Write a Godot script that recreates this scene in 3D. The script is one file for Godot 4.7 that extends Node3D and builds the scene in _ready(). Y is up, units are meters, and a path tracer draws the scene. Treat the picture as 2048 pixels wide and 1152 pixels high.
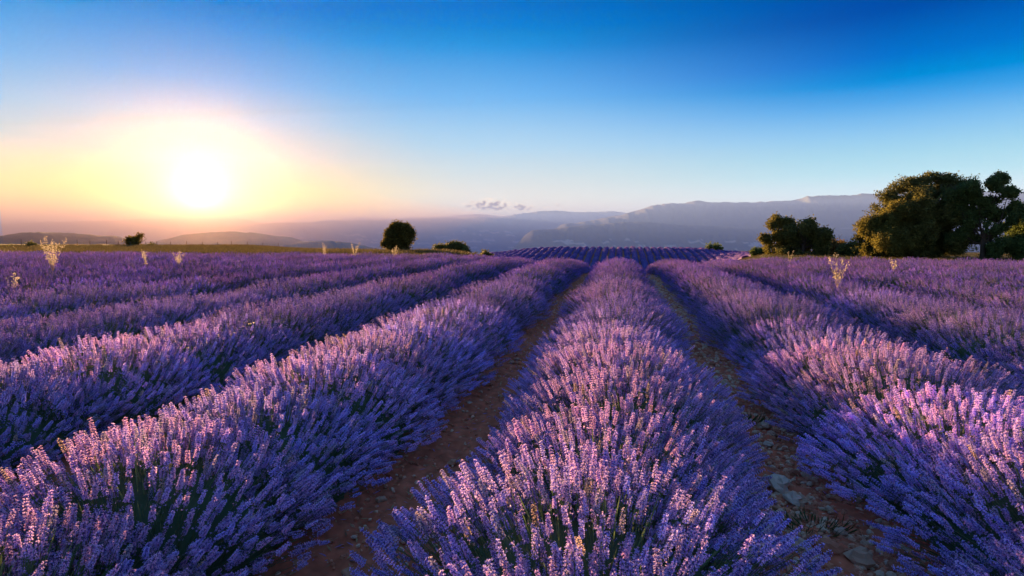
extends Node3D
# A lavender field at sunset. The rows run along -Z, two metres apart; the viewer stands over the middle row.

const EYE := 1.5                      # height of the eye over the soil at the viewer's feet
const SUN_BEARING := -39.2            # degrees from -Z, negative to the left
const SUN_HEIGHT := 3.4               # degrees over the horizon
const ROW_GAP := 2.0

var rng := RandomNumberGenerator.new()
var rough := FastNoiseLite.new()      # general purpose noise, sampled in metres
var taken := {}
var mats := {}

# ------------------------------------------------------------------ shapes
class Shape:
	var v := PackedVector3Array()
	var c := PackedColorArray()
	var f := PackedInt32Array()

	func vert(p: Vector3, col: Color) -> int:
		v.append(p)
		c.append(col)
		return v.size() - 1

	func tri(a: int, b: int, d: int) -> void:
		f.append(a)
		f.append(b)
		f.append(d)

	# a leaf or petal: two triangles folded along the middle
	func blade(p: Vector3, along: Vector3, across: Vector3, col: Color, tip: Color) -> void:
		var a := vert(p, col)
		var l := vert(p + along * 0.5 - across, col)
		var r := vert(p + along * 0.5 + across, col)
		var t := vert(p + along, tip)
		tri(a, l, t)
		tri(a, t, r)

	# a bud: an octahedron stretched along its axis
	func bud(p: Vector3, axis: Vector3, length: float, width: float, low: Color, high: Color) -> void:
		var side := axis.cross(Vector3(0.31, 0.17, 0.93)).normalized()
		var other := axis.cross(side).normalized()
		var a := vert(p, low)
		var t := vert(p + axis * length, high)
		var mid := p + axis * length * 0.6
		var w := width * 0.5
		var m := [vert(mid + side * w, low), vert(mid + other * w, high), vert(mid - side * w, low), vert(mid - other * w, high)]
		for i in 4:
			var x: int = m[i]
			var y: int = m[(i + 1) % 4]
			tri(a, y, x)
			tri(t, x, y)

	# a tapered tube through points
	func tube(points: Array, radii: Array, sides: int, col: Color) -> void:
		var first := v.size()
		for i in points.size():
			var p: Vector3 = points[i]
			var ahead: Vector3 = (points[mini(i + 1, points.size() - 1)] - points[maxi(i - 1, 0)]).normalized()
			var side := ahead.cross(Vector3(0.2, 0.1, 0.97)).normalized()
			var other := ahead.cross(side).normalized()
			for k in sides:
				var a := TAU * k / sides
				vert(p + (side * cos(a) + other * sin(a)) * radii[i], col)
		for i in points.size() - 1:
			for k in sides:
				var a := first + i * sides + k
				var b := first + i * sides + (k + 1) % sides
				tri(a, b, a + sides)
				tri(b, b + sides, a + sides)

	# a grid of rows x cols vertices already appended from «first»
	func grid(first: int, rows: int, cols: int) -> void:
		for i in rows - 1:
			for j in cols - 1:
				var a := first + i * cols + j
				tri(a, a + cols, a + 1)
				tri(a + 1, a + cols, a + cols + 1)

	func mesh(smooth := false) -> ArrayMesh:
		var a := []
		a.resize(Mesh.ARRAY_MAX)
		a[Mesh.ARRAY_VERTEX] = v
		a[Mesh.ARRAY_COLOR] = c
		a[Mesh.ARRAY_INDEX] = f
		if smooth:
			var n := PackedVector3Array()
			n.resize(v.size())
			for i in range(0, f.size(), 3):
				var k := (v[f[i + 2]] - v[f[i]]).cross(v[f[i + 1]] - v[f[i]])
				n[f[i]] += k
				n[f[i + 1]] += k
				n[f[i + 2]] += k
			for i in n.size():
				n[i] = n[i].normalized() if n[i].length_squared() > 0.0 else Vector3.UP
			a[Mesh.ARRAY_NORMAL] = n
		var m := ArrayMesh.new()
		m.add_surface_from_arrays(Mesh.PRIMITIVE_TRIANGLES, a)
		return m


# many copies of one mesh, each with a place and a tint
class Swarm:
	var b := PackedFloat32Array()
	var n := 0

	func put(x: Vector3, y: Vector3, z: Vector3, o: Vector3, col: Color) -> void:
		b.append_array([x.x, y.x, z.x, o.x, x.y, y.y, z.y, o.y, x.z, y.z, z.z, o.z, col.r, col.g, col.b, 1.0])
		n += 1

	func node(m: Mesh, mat: Material) -> MultiMeshInstance3D:
		var mm := MultiMesh.new()
		mm.transform_format = MultiMesh.TRANSFORM_3D
		mm.use_colors = true
		mm.mesh = m
		mm.instance_count = n
		mm.buffer = b
		var o := MultiMeshInstance3D.new()
		o.multimesh = mm
		o.material_override = mat
		o.set_meta("kind", "stuff")
		return o


# ------------------------------------------------------------------ nodes
func numbered(called: String) -> String:
	var k: int = taken.get(called, 0)
	taken[called] = k + 1
	return called if k == 0 else "%s_%03d" % [called, k]


func thing(called: String, label: String, category: String, at: Vector3, group := "") -> Node3D:
	var o := Node3D.new()
	o.name = numbered(called)
	o.position = at
	add_child(o)
	tag(o, label, category, group)
	return o


func tag(o: Node, label: String, category: String, group := "") -> void:
	o.set_meta("label", label)
	o.set_meta("category", category)
	if group:
		o.set_meta("group", group)


func part(called: String, m: Mesh, mat: Material, parent: Node) -> MeshInstance3D:
	var o := MeshInstance3D.new()
	o.name = called
	o.mesh = m
	o.material_override = mat
	parent.add_child(o, true)
	return o


func swarm_part(called: String, s: Swarm, m: Mesh, mat: Material, parent: Node) -> void:
	if s.n == 0:
		return
	var o := s.node(m, mat)
	o.name = called
	parent.add_child(o, true)


func setting(called: String, m: Mesh, mat: Material, label: String) -> MeshInstance3D:
	var o := part(numbered(called), m, mat, self)
	o.set_meta("kind", "structure")
	o.set_meta("label", label)
	return o


# ------------------------------------------------------------------ the lie of the land
func along(keys: Array, s: float) -> float:
	if s <= keys[0][0]:
		return keys[0][1]
	for i in range(1, keys.size()):
		if s <= keys[i][0]:
			return lerpf(keys[i - 1][1], keys[i][1], (s - keys[i - 1][0]) / (keys[i][0] - keys[i - 1][0]))
	return keys[-1][1]


const FALL_MIDDLE := [[17, 0.08], [20, 0.02], [24, -0.2], [30, -0.75], [60, -3.2], [100, -5.9], [120, -7.0], [130, -6.95], [140, -6.1], [150, -5.05], [160, -4.05], [168, -3.4], [174, -3.15], [179, -3.2], [190, -4.2], [230, -6.5], [300, -7.2], [330, -8.5], [600, -45], [1800, -110], [3500, -150]]
const FALL_LEFT := [[20, 0.08], [24, 0.0], [40, -0.5], [60, -0.9], [100, -1.35], [170, -2.3], [185, -3.0], [230, -9.0], [600, -45], [1800, -110], [3500, -150]]
const FALL_ROUND := [[20, 0.08], [24, 0.0], [40, -0.5], [75, -1.1], [110, -2.7], [170, -6.2], [230, -9.0], [600, -45], [1800, -110], [3500, -150]]
const FALL_RIGHT := [[18, 0.05], [22, -0.05], [55, -0.45], [75, -0.9], [100, -1.9], [150, -3.6], [200, -6.0], [300, -7.0], [330, -8.5], [600, -45], [1800, -110], [3500, -150]]

func land(x: float, z: float) -> float:
	var s := -z
	var d := sqrt(x * x + z * z)
	var far := s if d < 400.0 else d
	if far <= 6.0:
		return 0.0
	var t := x / maxf(s, 1.0)
	var l := smoothstep(0.10, 0.32, -t)
	var l2 := smoothstep(0.44, 0.74, -t)
	var r := smoothstep(0.10, 0.25, t)
	var h := along(FALL_MIDDLE, far) * (1.0 - l - r)
	if l > 0.0:
		h += lerpf(along(FALL_ROUND, far), along(FALL_LEFT, far), l2) * l
	if r > 0.0:
		h += along(FALL_RIGHT, far) * r
	return h * smoothstep(6.0, 15.0, far)


func spot(bearing: float, dist: float) -> Vector3:
	var b := deg_to_rad(bearing)
	var p := Vector3(sin(b), 0, -cos(b)) * dist
	p.y = land(p.x, p.z)
	return p


# ------------------------------------------------------------------ materials
func matte(called: String, backlight := 0.0, roughness := 0.85) -> StandardMaterial3D:
	var m := StandardMaterial3D.new()
	m.resource_name = called
	m.vertex_color_use_as_albedo = true
	m.roughness = roughness
	m.metallic_specular = 0.25
	m.rim_enabled = called == "lavender"
	m.rim = 0.7
	m.rim_tint = 0.6
	if backlight > 0.0:
		m.backlight_enabled = true
		m.backlight = Color(backlight, backlight, backlight).linear_to_srgb()
	mats[called] = m
	return m


func noise_texture(freq: float, low: Color, high: Color, seed_: int, octaves := 5) -> NoiseTexture2D:
	var n := FastNoiseLite.new()
	n.seed = seed_
	n.frequency = freq
	n.fractal_octaves = octaves
	var t := NoiseTexture2D.new()
	t.width = 512
	t.height = 512
	t.seamless = true
	t.noise = n
	var g := Gradient.new()
	g.set_color(0, low)
	g.set_color(1, high)
	t.color_ramp = g
	return t


# ------------------------------------------------------------------ sky
func ramp(keys: Array, e: float) -> Vector3:
	var i := 1
	while i < keys.size() - 1 and e > keys[i][0]:
		i += 1
	var t: float = clampf((e - keys[i - 1][0]) / (keys[i][0] - keys[i - 1][0]), 0.0, 1.0)
	var a := Color8(keys[i - 1][1], keys[i - 1][2], keys[i - 1][3]).srgb_to_linear()
	var b := Color8(keys[i][1], keys[i][2], keys[i][3]).srgb_to_linear()
	return Vector3(lerpf(a.r, b.r, t), lerpf(a.g, b.g, t), lerpf(a.b, b.b, t))


const SKY_AWAY := [[0, 240, 240, 228], [2.5, 222, 238, 234], [5, 168, 223, 233], [6.6, 148, 211, 233], [8.6, 118, 190, 236], [10.6, 70, 164, 231], [12.4, 0, 140, 218], [14.2, 0, 112, 205], [17.6, 0, 76, 170], [22, 0, 76, 170], [36, 66, 120, 196], [90, 108, 150, 206]]  # keys high overhead are brightened and reddened as added fill for the shade
const SKY_NEAR := [[0, 246, 210, 160], [2.4, 242, 220, 190], [3.4, 232, 226, 205], [5.9, 204, 222, 224], [8.4, 170, 211, 236], [13.2, 110, 180, 238], [17.5, 34, 146, 224], [19, 0, 132, 214], [22, 0, 106, 202], [36, 66, 122, 198], [90, 108, 150, 206]]  # overhead keys lifted here too, unseen fill for shaded rows and soil
const SKY_SUNSET := [[0, 252, 194, 60], [2, 254, 212, 88], [4, 250, 224, 140], [7, 208, 213, 210], [10, 158, 200, 232], [13.2, 108, 178, 237], [17.5, 30, 142, 222]]
const SKY_BEHIND_FILL := [[0, 236, 216, 208], [4, 226, 204, 210], [8, 198, 196, 216], [13, 140, 176, 218], [20, 84, 136, 200], [36, 84, 132, 198], [90, 108, 150, 206]]  # unseen warm band at the viewer's back, added as frontal fill light

func sky_picture() -> ImageTexture:
	var w := 1024
	var h := 512
	var away := []
	var near := []
	var behind := []
	var warm := []
	for k in h:
		var e := 90.0 - (k + 0.5) / h * 180.0
		away.append(ramp(SKY_AWAY, maxf(e, 0.0)))
		near.append(ramp(SKY_NEAR, maxf(e, 0.0)))
		warm.append(ramp(SKY_SUNSET, clampf(e, 0.0, 17.5)).lerp(near[-1], smoothstep(15.0, 17.5, e)))
		behind.append(ramp(SKY_BEHIND_FILL, maxf(e, 0.0)))
	var data := PackedFloat32Array()
	data.resize(w * h * 4)
	var sb := deg_to_rad(SUN_BEARING)
	var se := deg_to_rad(SUN_HEIGHT)
	for k in h:
		var e := PI / 2 - (k + 0.5) / h * PI
		for i in w:
			var az := (i + 0.5) / w * TAU
			var cosg := sin(e) * sin(se) + cos(e) * cos(se) * cos(az - sb)
			var g := rad_to_deg(acos(clampf(cosg, -1.0, 1.0)))
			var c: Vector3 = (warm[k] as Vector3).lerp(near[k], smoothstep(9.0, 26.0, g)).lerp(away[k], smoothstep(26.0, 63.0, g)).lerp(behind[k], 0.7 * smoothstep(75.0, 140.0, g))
			if e > 0.0:
				c *= 1.0 + 0.75 * exp(-pow(rad_to_deg(e) / 3.6, 2.0))
			else:
				c = Vector3(0.16, 0.13, 0.14)
			var at := (k * w + i) * 4
			data[at] = c.x
			data[at + 1] = c.y
			data[at + 2] = c.z
			data[at + 3] = 1.0
	var im := Image.create_from_data(w, h, false, Image.FORMAT_RGBAF, data.to_byte_array())
	im.resize(4096, 2048, Image.INTERPOLATE_CUBIC)
	# the bright air close round the sun, at full resolution
	var px := 4096.0 / 360.0
	var cx := fposmod(SUN_BEARING, 360.0) * px
	var cy := (90.0 - SUN_HEIGHT) * px
	for y in range(int(cy - 13 * px), int(90 * px)):
		for x in range(int(cx - 13 * px), int(cx + 13 * px)):
			var dx := (x + 0.5 - cx) / px
			var dy := (y + 0.5 - cy) / px
			var g := sqrt(dx * dx + dy * dy)
			var c := im.get_pixel(x, y)
			var core := 10.0 * exp(-g / 0.72) * smoothstep(13.0, 9.0, g)
			var veil := 0.22 * exp(-pow(g / 4.0, 1.6)) * smoothstep(13.0, 9.0, g)
			im.set_pixel(x, y, Color(c.r + core + veil, c.g + core * 0.9 + veil * 0.85, c.b + core * 0.7 + veil * 0.55))
	# small evening clouds low over the hills: bearing, height, half width, half height, density
	var puff := FastNoiseLite.new()
	puff.seed = 5
	puff.frequency = 0.9
	puff.fractal_octaves = 4
	for k in [[-13.0, 2.65, 2.7, 0.75, 1.0], [-9.8, 2.5, 1.3, 0.42, 1.0], [-6.2, 2.85, 0.4, 0.12, 0.7], [-29.9, 1.85, 1.5, 0.26, 0.7], [-34.8, 2.25, 0.6, 0.14, 0.5], [-26.6, 1.9, 0.5, 0.14, 0.5], [-32.4, 1.4, 0.9, 0.16, 0.5], [-15.5, 1.85, 1.8, 0.14, 0.5]]:
		var ox: float = fposmod(k[0], 360.0) * px
		var oy: float = (90.0 - k[1]) * px
		for y in range(int(oy - k[3] * 2.4 * px), int(oy + k[3] * 2.4 * px)):
			for x in range(int(ox - k[2] * 1.7 * px), int(ox + k[2] * 1.7 * px)):
				var u: float = (x - ox) / (k[2] * px)
				var q: float = -(y - oy) / (k[3] * px)      # up is positive
				var flat_ := q * (2.0 if q < 0.0 else 0.9)
				var body := 1.0 - u * u - flat_ * flat_ + 1.3 * puff.get_noise_2d(x * 0.16, y * 0.24)
				var a: float = smoothstep(0.0, 0.55, body) * k[4]
				if a <= 0.0:
					continue
				var c := im.get_pixel(x, y)
				var thick := smoothstep(0.25, 1.0, body)
				var rim := Color(1.7, 1.35, 0.9)
				var grey := Color(0.22, 0.13, 0.16)
				im.set_pixel(x, y, c.lerp(rim.lerp(grey, thick * (0.9 if k[0] > -20.0 else 0.35)), a))
	return ImageTexture.create_from_image(im)


# ------------------------------------------------------------------ lavender
const STEM := Color(0.19, 0.25, 0.085)
const CALYX := Color(0.20, 0.115, 0.52)
const PETAL := Color(0.80, 0.55, 0.99)

# one flowering stalk: stem below y = 0, the flower spike from 0 up. detail 2 is for the nearest plants.
func stalk_shape(detail: int, seed_: int) -> ArrayMesh:
	rng.seed = seed_
	var s := Shape.new()
	var bend := rng.randf_range(-0.03, 0.03)
	var top := [0.062, 0.078, 0.05, 0.088, 0.07, 0.058][seed_ % 6] as float
	if detail == 2:
		s.tube([Vector3(bend * 0.8, -0.42, 0), Vector3(0, -0.2, bend), Vector3.ZERO, Vector3(bend * 0.3, top, 0)], [0.0016, 0.0014, 0.0013, 0.0008], 3, STEM)
		var whorls := 8 + seed_ % 3
		for k in whorls + 1:
			var t := float(k) / whorls
			var y := top * t
			if k == 0:
				y = -0.018 - 0.012 * rng.randf()
			var r := 0.0052 * (1.0 - 0.55 * t)
			var count := (6 if t < 0.8 else 4) if k > 0 else 3
			for j in count:
				var a := TAU * (j + 0.5 * (k % 2)) / count + rng.randf_range(-0.25, 0.25)
				var out := Vector3(cos(a), 0, sin(a))
				var axis := (out + Vector3.UP * (0.45 + 0.9 * t)).normalized()
				var p := Vector3(bend * 0.3 * t, y + rng.randf_range(-0.0025, 0.0025), 0) + out * r * 0.4
				var shade := rng.randf_range(0.75, 1.25)
				s.bud(p, axis, rng.randf_range(0.0062, 0.0086), 0.0038, CALYX * shade, CALYX.lerp(PETAL, 0.35) * shade)
				if rng.randf() < 0.8:
					var tip := p + axis * 0.0072
					var cross := axis.cross(out.rotated(Vector3.UP, 1.3)).normalized()
					var lobe := PETAL * rng.randf_range(0.85, 1.2)
					for q in 3:
						var w := cross.rotated(axis, TAU * q / 3.0 + rng.randf())
						s.blade(tip, (w + axis * 0.5).normalized() * 0.0056, axis.cross(w).normalized() * 0.0022, lobe, lobe)
	elif detail == 1:
		s.tube([Vector3(0, -0.36, bend), Vector3.ZERO], [0.0017, 0.0014], 3, STEM)
		for k in 6:
			var t := k / 5.0
			var y := top * t - (0.012 if k == 0 else 0.0)
			for j in 4:
				var a := TAU * (j + 0.5 * (k % 2)) / 4.0 + rng.randf_range(-0.3, 0.3)
				var out := Vector3(cos(a), 0, sin(a))
				var axis := (out + Vector3.UP * (0.5 + 0.9 * t)).normalized()
				var shade := rng.randf_range(0.75, 1.25)
				s.bud(Vector3(0, y, 0) + out * 0.001, axis, 0.0115 * (1.0 - 0.4 * t), 0.0054, CALYX * shade, (PETAL if rng.randf() < 0.6 else CALYX) * shade)
				if rng.randf() < 0.75:
					var tip := Vector3(0, y, 0) + axis * 0.010
					s.blade(tip, (out + Vector3.UP * rng.randf()).normalized() * 0.0072, axis.cross(out).normalized() * 0.0032, PETAL, PETAL)
	else:
		s.tube([Vector3(0, -0.26, 0), Vector3.ZERO], [0.0024, 0.0020], 3, STEM)
		for k in 4:
			var t := k / 3.0
			for j in 3:
				var a := TAU * (j + 0.5 * (k % 2)) / 3.0 + rng.randf_range(-0.3, 0.3)
				var out := Vector3(cos(a), 0, sin(a))
				var axis := (out + Vector3.UP * (0.6 + 0.9 * t)).normalized()
				var col := CALYX.lerp(PETAL, rng.randf_range(0.35, 1.0))
				s.blade(Vector3(0, top * t * 0.85, 0), axis * 0.021 * (1.0 - 0.3 * t), axis.cross(out).normalized() * 0.006, CALYX, col)
				s.blade(Vector3(0, top * t * 0.85, 0), axis * 0.021 * (1.0 - 0.3 * t), out.rotated(Vector3.UP, 1.57) * 0.006, CALYX, col)
	return s.mesh()


# the leafy heart of a bush: a bumpy mound with narrow grey-green leaves standing out of it
func mound(s: Shape, at: Vector3, r: Vector3, leaves: int) -> void:
	var first := s.v.size()
	var rows := 6
	var cols := 13
	for i in rows:
		var th := PI * 0.5 * i / (rows - 1)
		for j in cols:
			var ph := TAU * (j % (cols - 1)) / (cols - 1)
			var d := Vector3(sin(th) * cos(ph), cos(th), sin(th) * sin(ph))
			var bump := 1.0 + 0.22 * rough.get_noise_3dv((at + d) * 9.0)
			s.vert(at + d * r * bump - Vector3(0, 0.03, 0), Color(0.08, 0.12, 0.055) * (1.0 + 0.5 * rough.get_noise_3dv((at + d * r) * 14.0)))
	s.grid(first, rows, cols)
	for k in leaves:
		var y := rng.randf_range(0.0, 1.0)
		var ph := rng.randf() * TAU
		var q := sqrt(1.0 - y * y)
		var d := Vector3(q * cos(ph), y, q * sin(ph))
		var ahead := (d + Vector3.UP * 0.35 + Vector3(rng.randf() - 0.5, rng.randf() - 0.5, rng.randf() - 0.5) * 0.5).normalized()
		var g := rng.randf_range(0.7, 1.5)
		s.blade(at + d * r * 0.9, ahead * rng.randf_range(0.09, 0.2), ahead.cross(d + Vector3(0.1, 0.3, 0.2)).normalized() * 0.0035, Color(0.11, 0.17, 0.07) * g, Color(0.18, 0.25, 0.10) * g)


var stalk_meshes := []                # [detail][variant]
var petal_mats := []                  # tints for stalks that are parts of their own

# places n stalks over one bush; near ones within «single» of the eye are parts of their own, up to «quota»
func plant(bush: Dictionary, n: int, swarms: Array, spread: float) -> void:
	var at: Vector3 = bush.at
	var r: Vector3 = bush.r
	var own_hue := 0.16 * rough.get_noise_2d(at.x * 37.0, at.z * 37.0)
	var own_tone := 1.0 + 0.35 * rough.get_noise_2d(at.x * 29.0 + 70.0, at.z * 29.0)
	for k in n:
		var y := rng.randf()
		y = lerpf(0.0, 1.0, y)
		var ph := rng.randf() * TAU
		var q := sqrt(maxf(0.0, 1.0 - y * y))
		var d := Vector3(q * cos(ph), y, q * sin(ph))
		var deep := rng.randf()
		var reach := (1.03 - 0.30 * deep * deep) * (1.0 + 0.09 * rough.get_noise_3dv((at + d) * 5.0))
		var tip := at + Vector3(d.x * r.x, 0.12 + d.y * (r.y - 0.12), d.z * r.z) * reach
		tip.y = maxf(tip.y, at.y + 0.05)
		if rng.randf() < 0.015 and y > 0.55:
			tip += Vector3(d.x * 0.5, 0.8, d.z * 0.5) * rng.randf_range(0.03, 0.08)      # a straggler
		if rough.get_noise_3dv((at + d) * 30.0) < -0.27 and rng.randf() < 0.6:
			continue                                        # thin places where the green shows
		var root := at + Vector3(d.x * 0.18, 0.02, d.z * 0.42)
		var axis := (tip - root).normalized()
		axis = (axis + Vector3.UP * 0.22 + Vector3(rng.randf() - 0.5, rng.randf() - 0.5, rng.randf() - 0.5) * 0.34).normalized()
		var size := rng.randf_range(0.78, 1.22) * spread
		var side := axis.cross(Vector3(sin(ph * 3.7), 0.2, cos(ph * 3.7))).normalized()
		var other := axis.cross(side)
		var tone := rng.randf_range(0.76, 1.22) * own_tone
		var hue := rng.randf_range(-0.12, 0.12) + own_hue
		var col := Color(tone * (1.0 + hue), tone, tone * (1.0 - hue * 0.6))
		if rng.randf() < 0.02:
			col = Color(0.95, 1.0, 0.42) * tone           # a stalk gone dry
		elif rng.randf() < 0.10:
			col = Color(0.72, 0.86, 0.62) * tone          # spent, grey-brown flowers
		var which := k % swarms.size()
		(swarms[which] as Swarm).put(side * size, axis * size, other * size * -1.0, tip - axis * 0.07 * size, col)


func ordinal(k: int) -> String:
	return ["", "first", "second", "third", "fourth", "fifth", "sixth", "seventh", "eighth", "ninth", "tenth", "eleventh", "twelfth", "thirteenth", "fourteenth", "fifteenth", "sixteenth", "seventeenth", "eighteenth", "nineteenth", "twentieth", "twenty-first"][k]


func row_label(k: int) -> String:
	if k == 0:
		return "middle lavender row straight ahead, pale violet, between the two stony soil strips"
	if k == -1:
		return "broad lavender row left of the middle row, filling the lower left corner"
	if k == 1:
		return "broad lavender row right of the middle row, blue-shaded along the stony strip"
	if k < 0:
		return "sunset-lit lavender row, %s row to the left of the middle row" % ordinal(-k)
	return "shaded lavender row with pink lit crest, %s row to the right of the middle row" % ordinal(k)


func seen(x: float, s: float) -> bool:
	return s > -0.6 and x > -1.32 * s - 3.2 and x < 0.62 * s + 2.2


func near_rows() -> void:
	var petals: Material = mats["lavender"]
	var leafy: Material = mats["leafy"]
	var total := 0
	for k in range(-15, 9):
		var x0 := k * ROW_GAP
		var s := 0.35 + 0.3 * rough.get_noise_2d(k * 31.0, 7.0)
		if absi(k) <= 2:
			s = -0.5 + 0.13 * absi(k)
		var end := 26.5 if k > -9 else 24.4
		end += 0.8 * rough.get_noise_2d(k * 17.0, 90.0)
		var bushes := []
		rng.seed = 4000 + k
		while s < end:
			var swell := 1.0 + (0.13 * rough.get_noise_2d(x0 * 3.0, s * 9.0) + rng.randf_range(-0.04, 0.04)) * (1.0 if s < 12.0 else 0.6)
			var x := x0 + rng.randf_range(-0.07, 0.07)
			if seen(x, s):
				bushes.append({"at": Vector3(x, land(x, -s), -s), "r": Vector3((rng.randf_range(0.81, 0.89) if absi(k) < 2 else rng.randf_range(0.77, 0.86)) * swell, 0.65 * swell, 0.74 * swell), "d": Vector2(x, s).length()})
			s += rng.randf_range(0.68, 0.86)
		if bushes.is_empty():
			continue
		var row := thing("lavender_row", row_label(k), "lavender row", Vector3.ZERO, "lavender rows of the near field")
		var own := absi(k) <= 2                       # rows whose bushes can be told apart
		var pile := {}
		var green := Shape.new()
		for b in bushes:
			var d: float = b.d
			var detail := 2 if d < 5.0 else 1 if d < 11.0 else 0
			var n := 1500 if d < 3.6 else 1600 if d < 6.0 else 1450 if d < 11.0 else 900 if d < 17.0 else 600
			var spread := 1.0 if d < 11.0 else 1.12 if d < 17.0 else 1.3
			# plants at middle distances mix two kinds of stalk, so that no line shows between them
			var shares := [smoothstep(14.0, 9.0, d) - smoothstep(7.5, 4.2, d), smoothstep(7.5, 4.2, d)]
			var counts := [int(n * (1.0 - shares[0] - shares[1])), int(n * shares[0]), int(n * shares[1])]
			total += n
			var bush: Node3D
			if own:
				bush = Node3D.new()
				bush.name = "lavender_bush"
				row.add_child(bush, true)
				var heart := Shape.new()
				mound(heart, b.at, b.r * Vector3(0.68, 0.70, 0.76), 700 if d < 5.0 else 200 if d < 11.0 else 60)
				part("foliage", heart.mesh(), leafy, bush)
			else:
				mound(green, b.at, b.r * Vector3(0.66, 0.66, 0.76), 120 if d < 11.0 else 30)
			for kind in 3:
				if counts[kind] == 0:
					continue
				var swarms := []
				for q in (6 if kind == 2 else 2):
					if own:
						swarms.append(Swarm.new())
					else:
						var key: int = kind * 10 + q
						if not pile.has(key):
							pile[key] = Swarm.new()
						swarms.append(pile[key])
				plant(b, counts[kind], swarms, spread)
				if own:
					var alone: bool = kind == 2 and d < 3.2 and absi(k) <= 1 and b.at.z < -0.9
					for q in swarms.size():
						if alone:
							single_stalks(swarms[q], stalk_meshes[kind][q], bush, 18)
						swarm_part("flower_stalks", swarms[q], stalk_meshes[kind][q], petals, bush)
		if not own:
			part("foliage", green.mesh(), leafy, row)
			for key in pile:
				swarm_part("flower_stalks", pile[key], stalk_meshes[key / 10][key % 10], petals, row)
	print("stalks ", total)


# takes the stalks nearest the eye out of a swarm and makes each a part of its own
func single_stalks(s: Swarm, m: Mesh, bush: Node3D, count: int) -> void:
	var order := []
	for i in s.n:
		var p := Vector3(s.b[i * 16 + 3], s.b[i * 16 + 7], s.b[i * 16 + 11])
		var depth := -p.z + 0.19 * p.x * -1.0
		var hidden := 0.0 if s.b[i * 16 + 5] > 0.25 else 1.0
		order.append([p.distance_to(Vector3(0.05, EYE, 0.0)) + hidden + (5.0 if p.z > -0.75 else 0.0), i])
	order.sort_custom(func(a, b): return a[0] < b[0])
	var gone := {}
	for k in mini(count, order.size()):
		var i: int = order[k][1]
		gone[i] = true
		var at := i * 16
		var o := part("flower_stalk", m, petal_mats[i % petal_mats.size()], bush)
		o.transform = Transform3D(Vector3(s.b[at], s.b[at + 4], s.b[at + 8]), Vector3(s.b[at + 1], s.b[at + 5], s.b[at + 9]), Vector3(s.b[at + 2], s.b[at + 6], s.b[at + 10]), Vector3(s.b[at + 3], s.b[at + 7], s.b[at + 11]))
	var left := PackedFloat32Array()
	var n := 0
	for i in s.n:
		if not gone.has(i):
			left.append_array(s.b.slice(i * 16, i * 16 + 16))
			n += 1
	s.b = left
	s.n = n


func far_rows() -> void:
	var petals: Material = mats["lavender"]
	var leafy: Material = mats["leafy"]
	for k in range(-21, 22):
		var x0 := k * ROW_GAP
		rng.seed = 9000 + k
		var s := Shape.new()
		var fuzz := Swarm.new()
		var cols := 9
		var steps := 72
		for i in steps:
			var z := -116.0 - i * 0.9
			var y := land(x0, z)
			var sway := 0.25 * rough.get_noise_2d(x0 * 5.0, z * 1.5)
			var grown := 1.0 - 0.75 * smoothstep(0.22, 0.34, rough.get_noise_2d(x0 * 47.0, z * 7.0))
			grown *= 1.0 + 0.5 * rough.get_noise_2d(x0 * 23.0, z * 4.0)
			for j in cols:
				var a := PI * j / (cols - 1)
				var bump := 1.0 + 0.16 * rough.get_noise_3d(x0 * 4.0, z * 6.0, j * 7.0)
				var p := Vector3(x0 + sway - cos(a) * 0.80 * bump * sqrt(grown), y - 0.05 + sin(a) * 0.68 * bump * grown, z)
				var tone := 0.75 + 0.4 * rough.get_noise_3d(x0 * 9.0, z * 9.0, j * 20.0)
				s.vert(p, Color(0.19, 0.10, 0.36) * tone)
				if i > 0 and j > 0 and j < cols - 1:
					for q in 2:
						var axis := (Vector3(-cos(a), sin(a) + 0.3, 0) + Vector3(rng.randf() - 0.5, rng.randf() - 0.5, rng.randf() - 0.5) * 0.5).normalized()
						var side := axis.cross(Vector3(0.1, 0.2, 1)).normalized()
						var size := rng.randf_range(1.8, 2.8)
						var t := rng.randf_range(0.7, 1.2)
						fuzz.put(side * size, axis * size, -axis.cross(side) * size, p + Vector3(0, 0, rng.randf() * 0.9), Color(t, t, t))
		s.grid(0, steps, cols)
		var label := "slim lavender row on the distant slope, in line with the middle row"
		if k < 0:
			label = "slim lavender row on the distant slope, %s to the left of its centre row" % ordinal(-k)
		elif k > 0:
			label = "slim lavender row on the distant slope, %s to the right of its centre row" % ordinal(k)
		var row := thing("distant_lavender_row", label, "lavender row", Vector3.ZERO, "lavender rows on the distant slope")
		part("foliage", s.mesh(true), leafy, row)
		swarm_part("flower_stalks", fuzz, stalk_meshes[0][0], petals, row)


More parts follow.
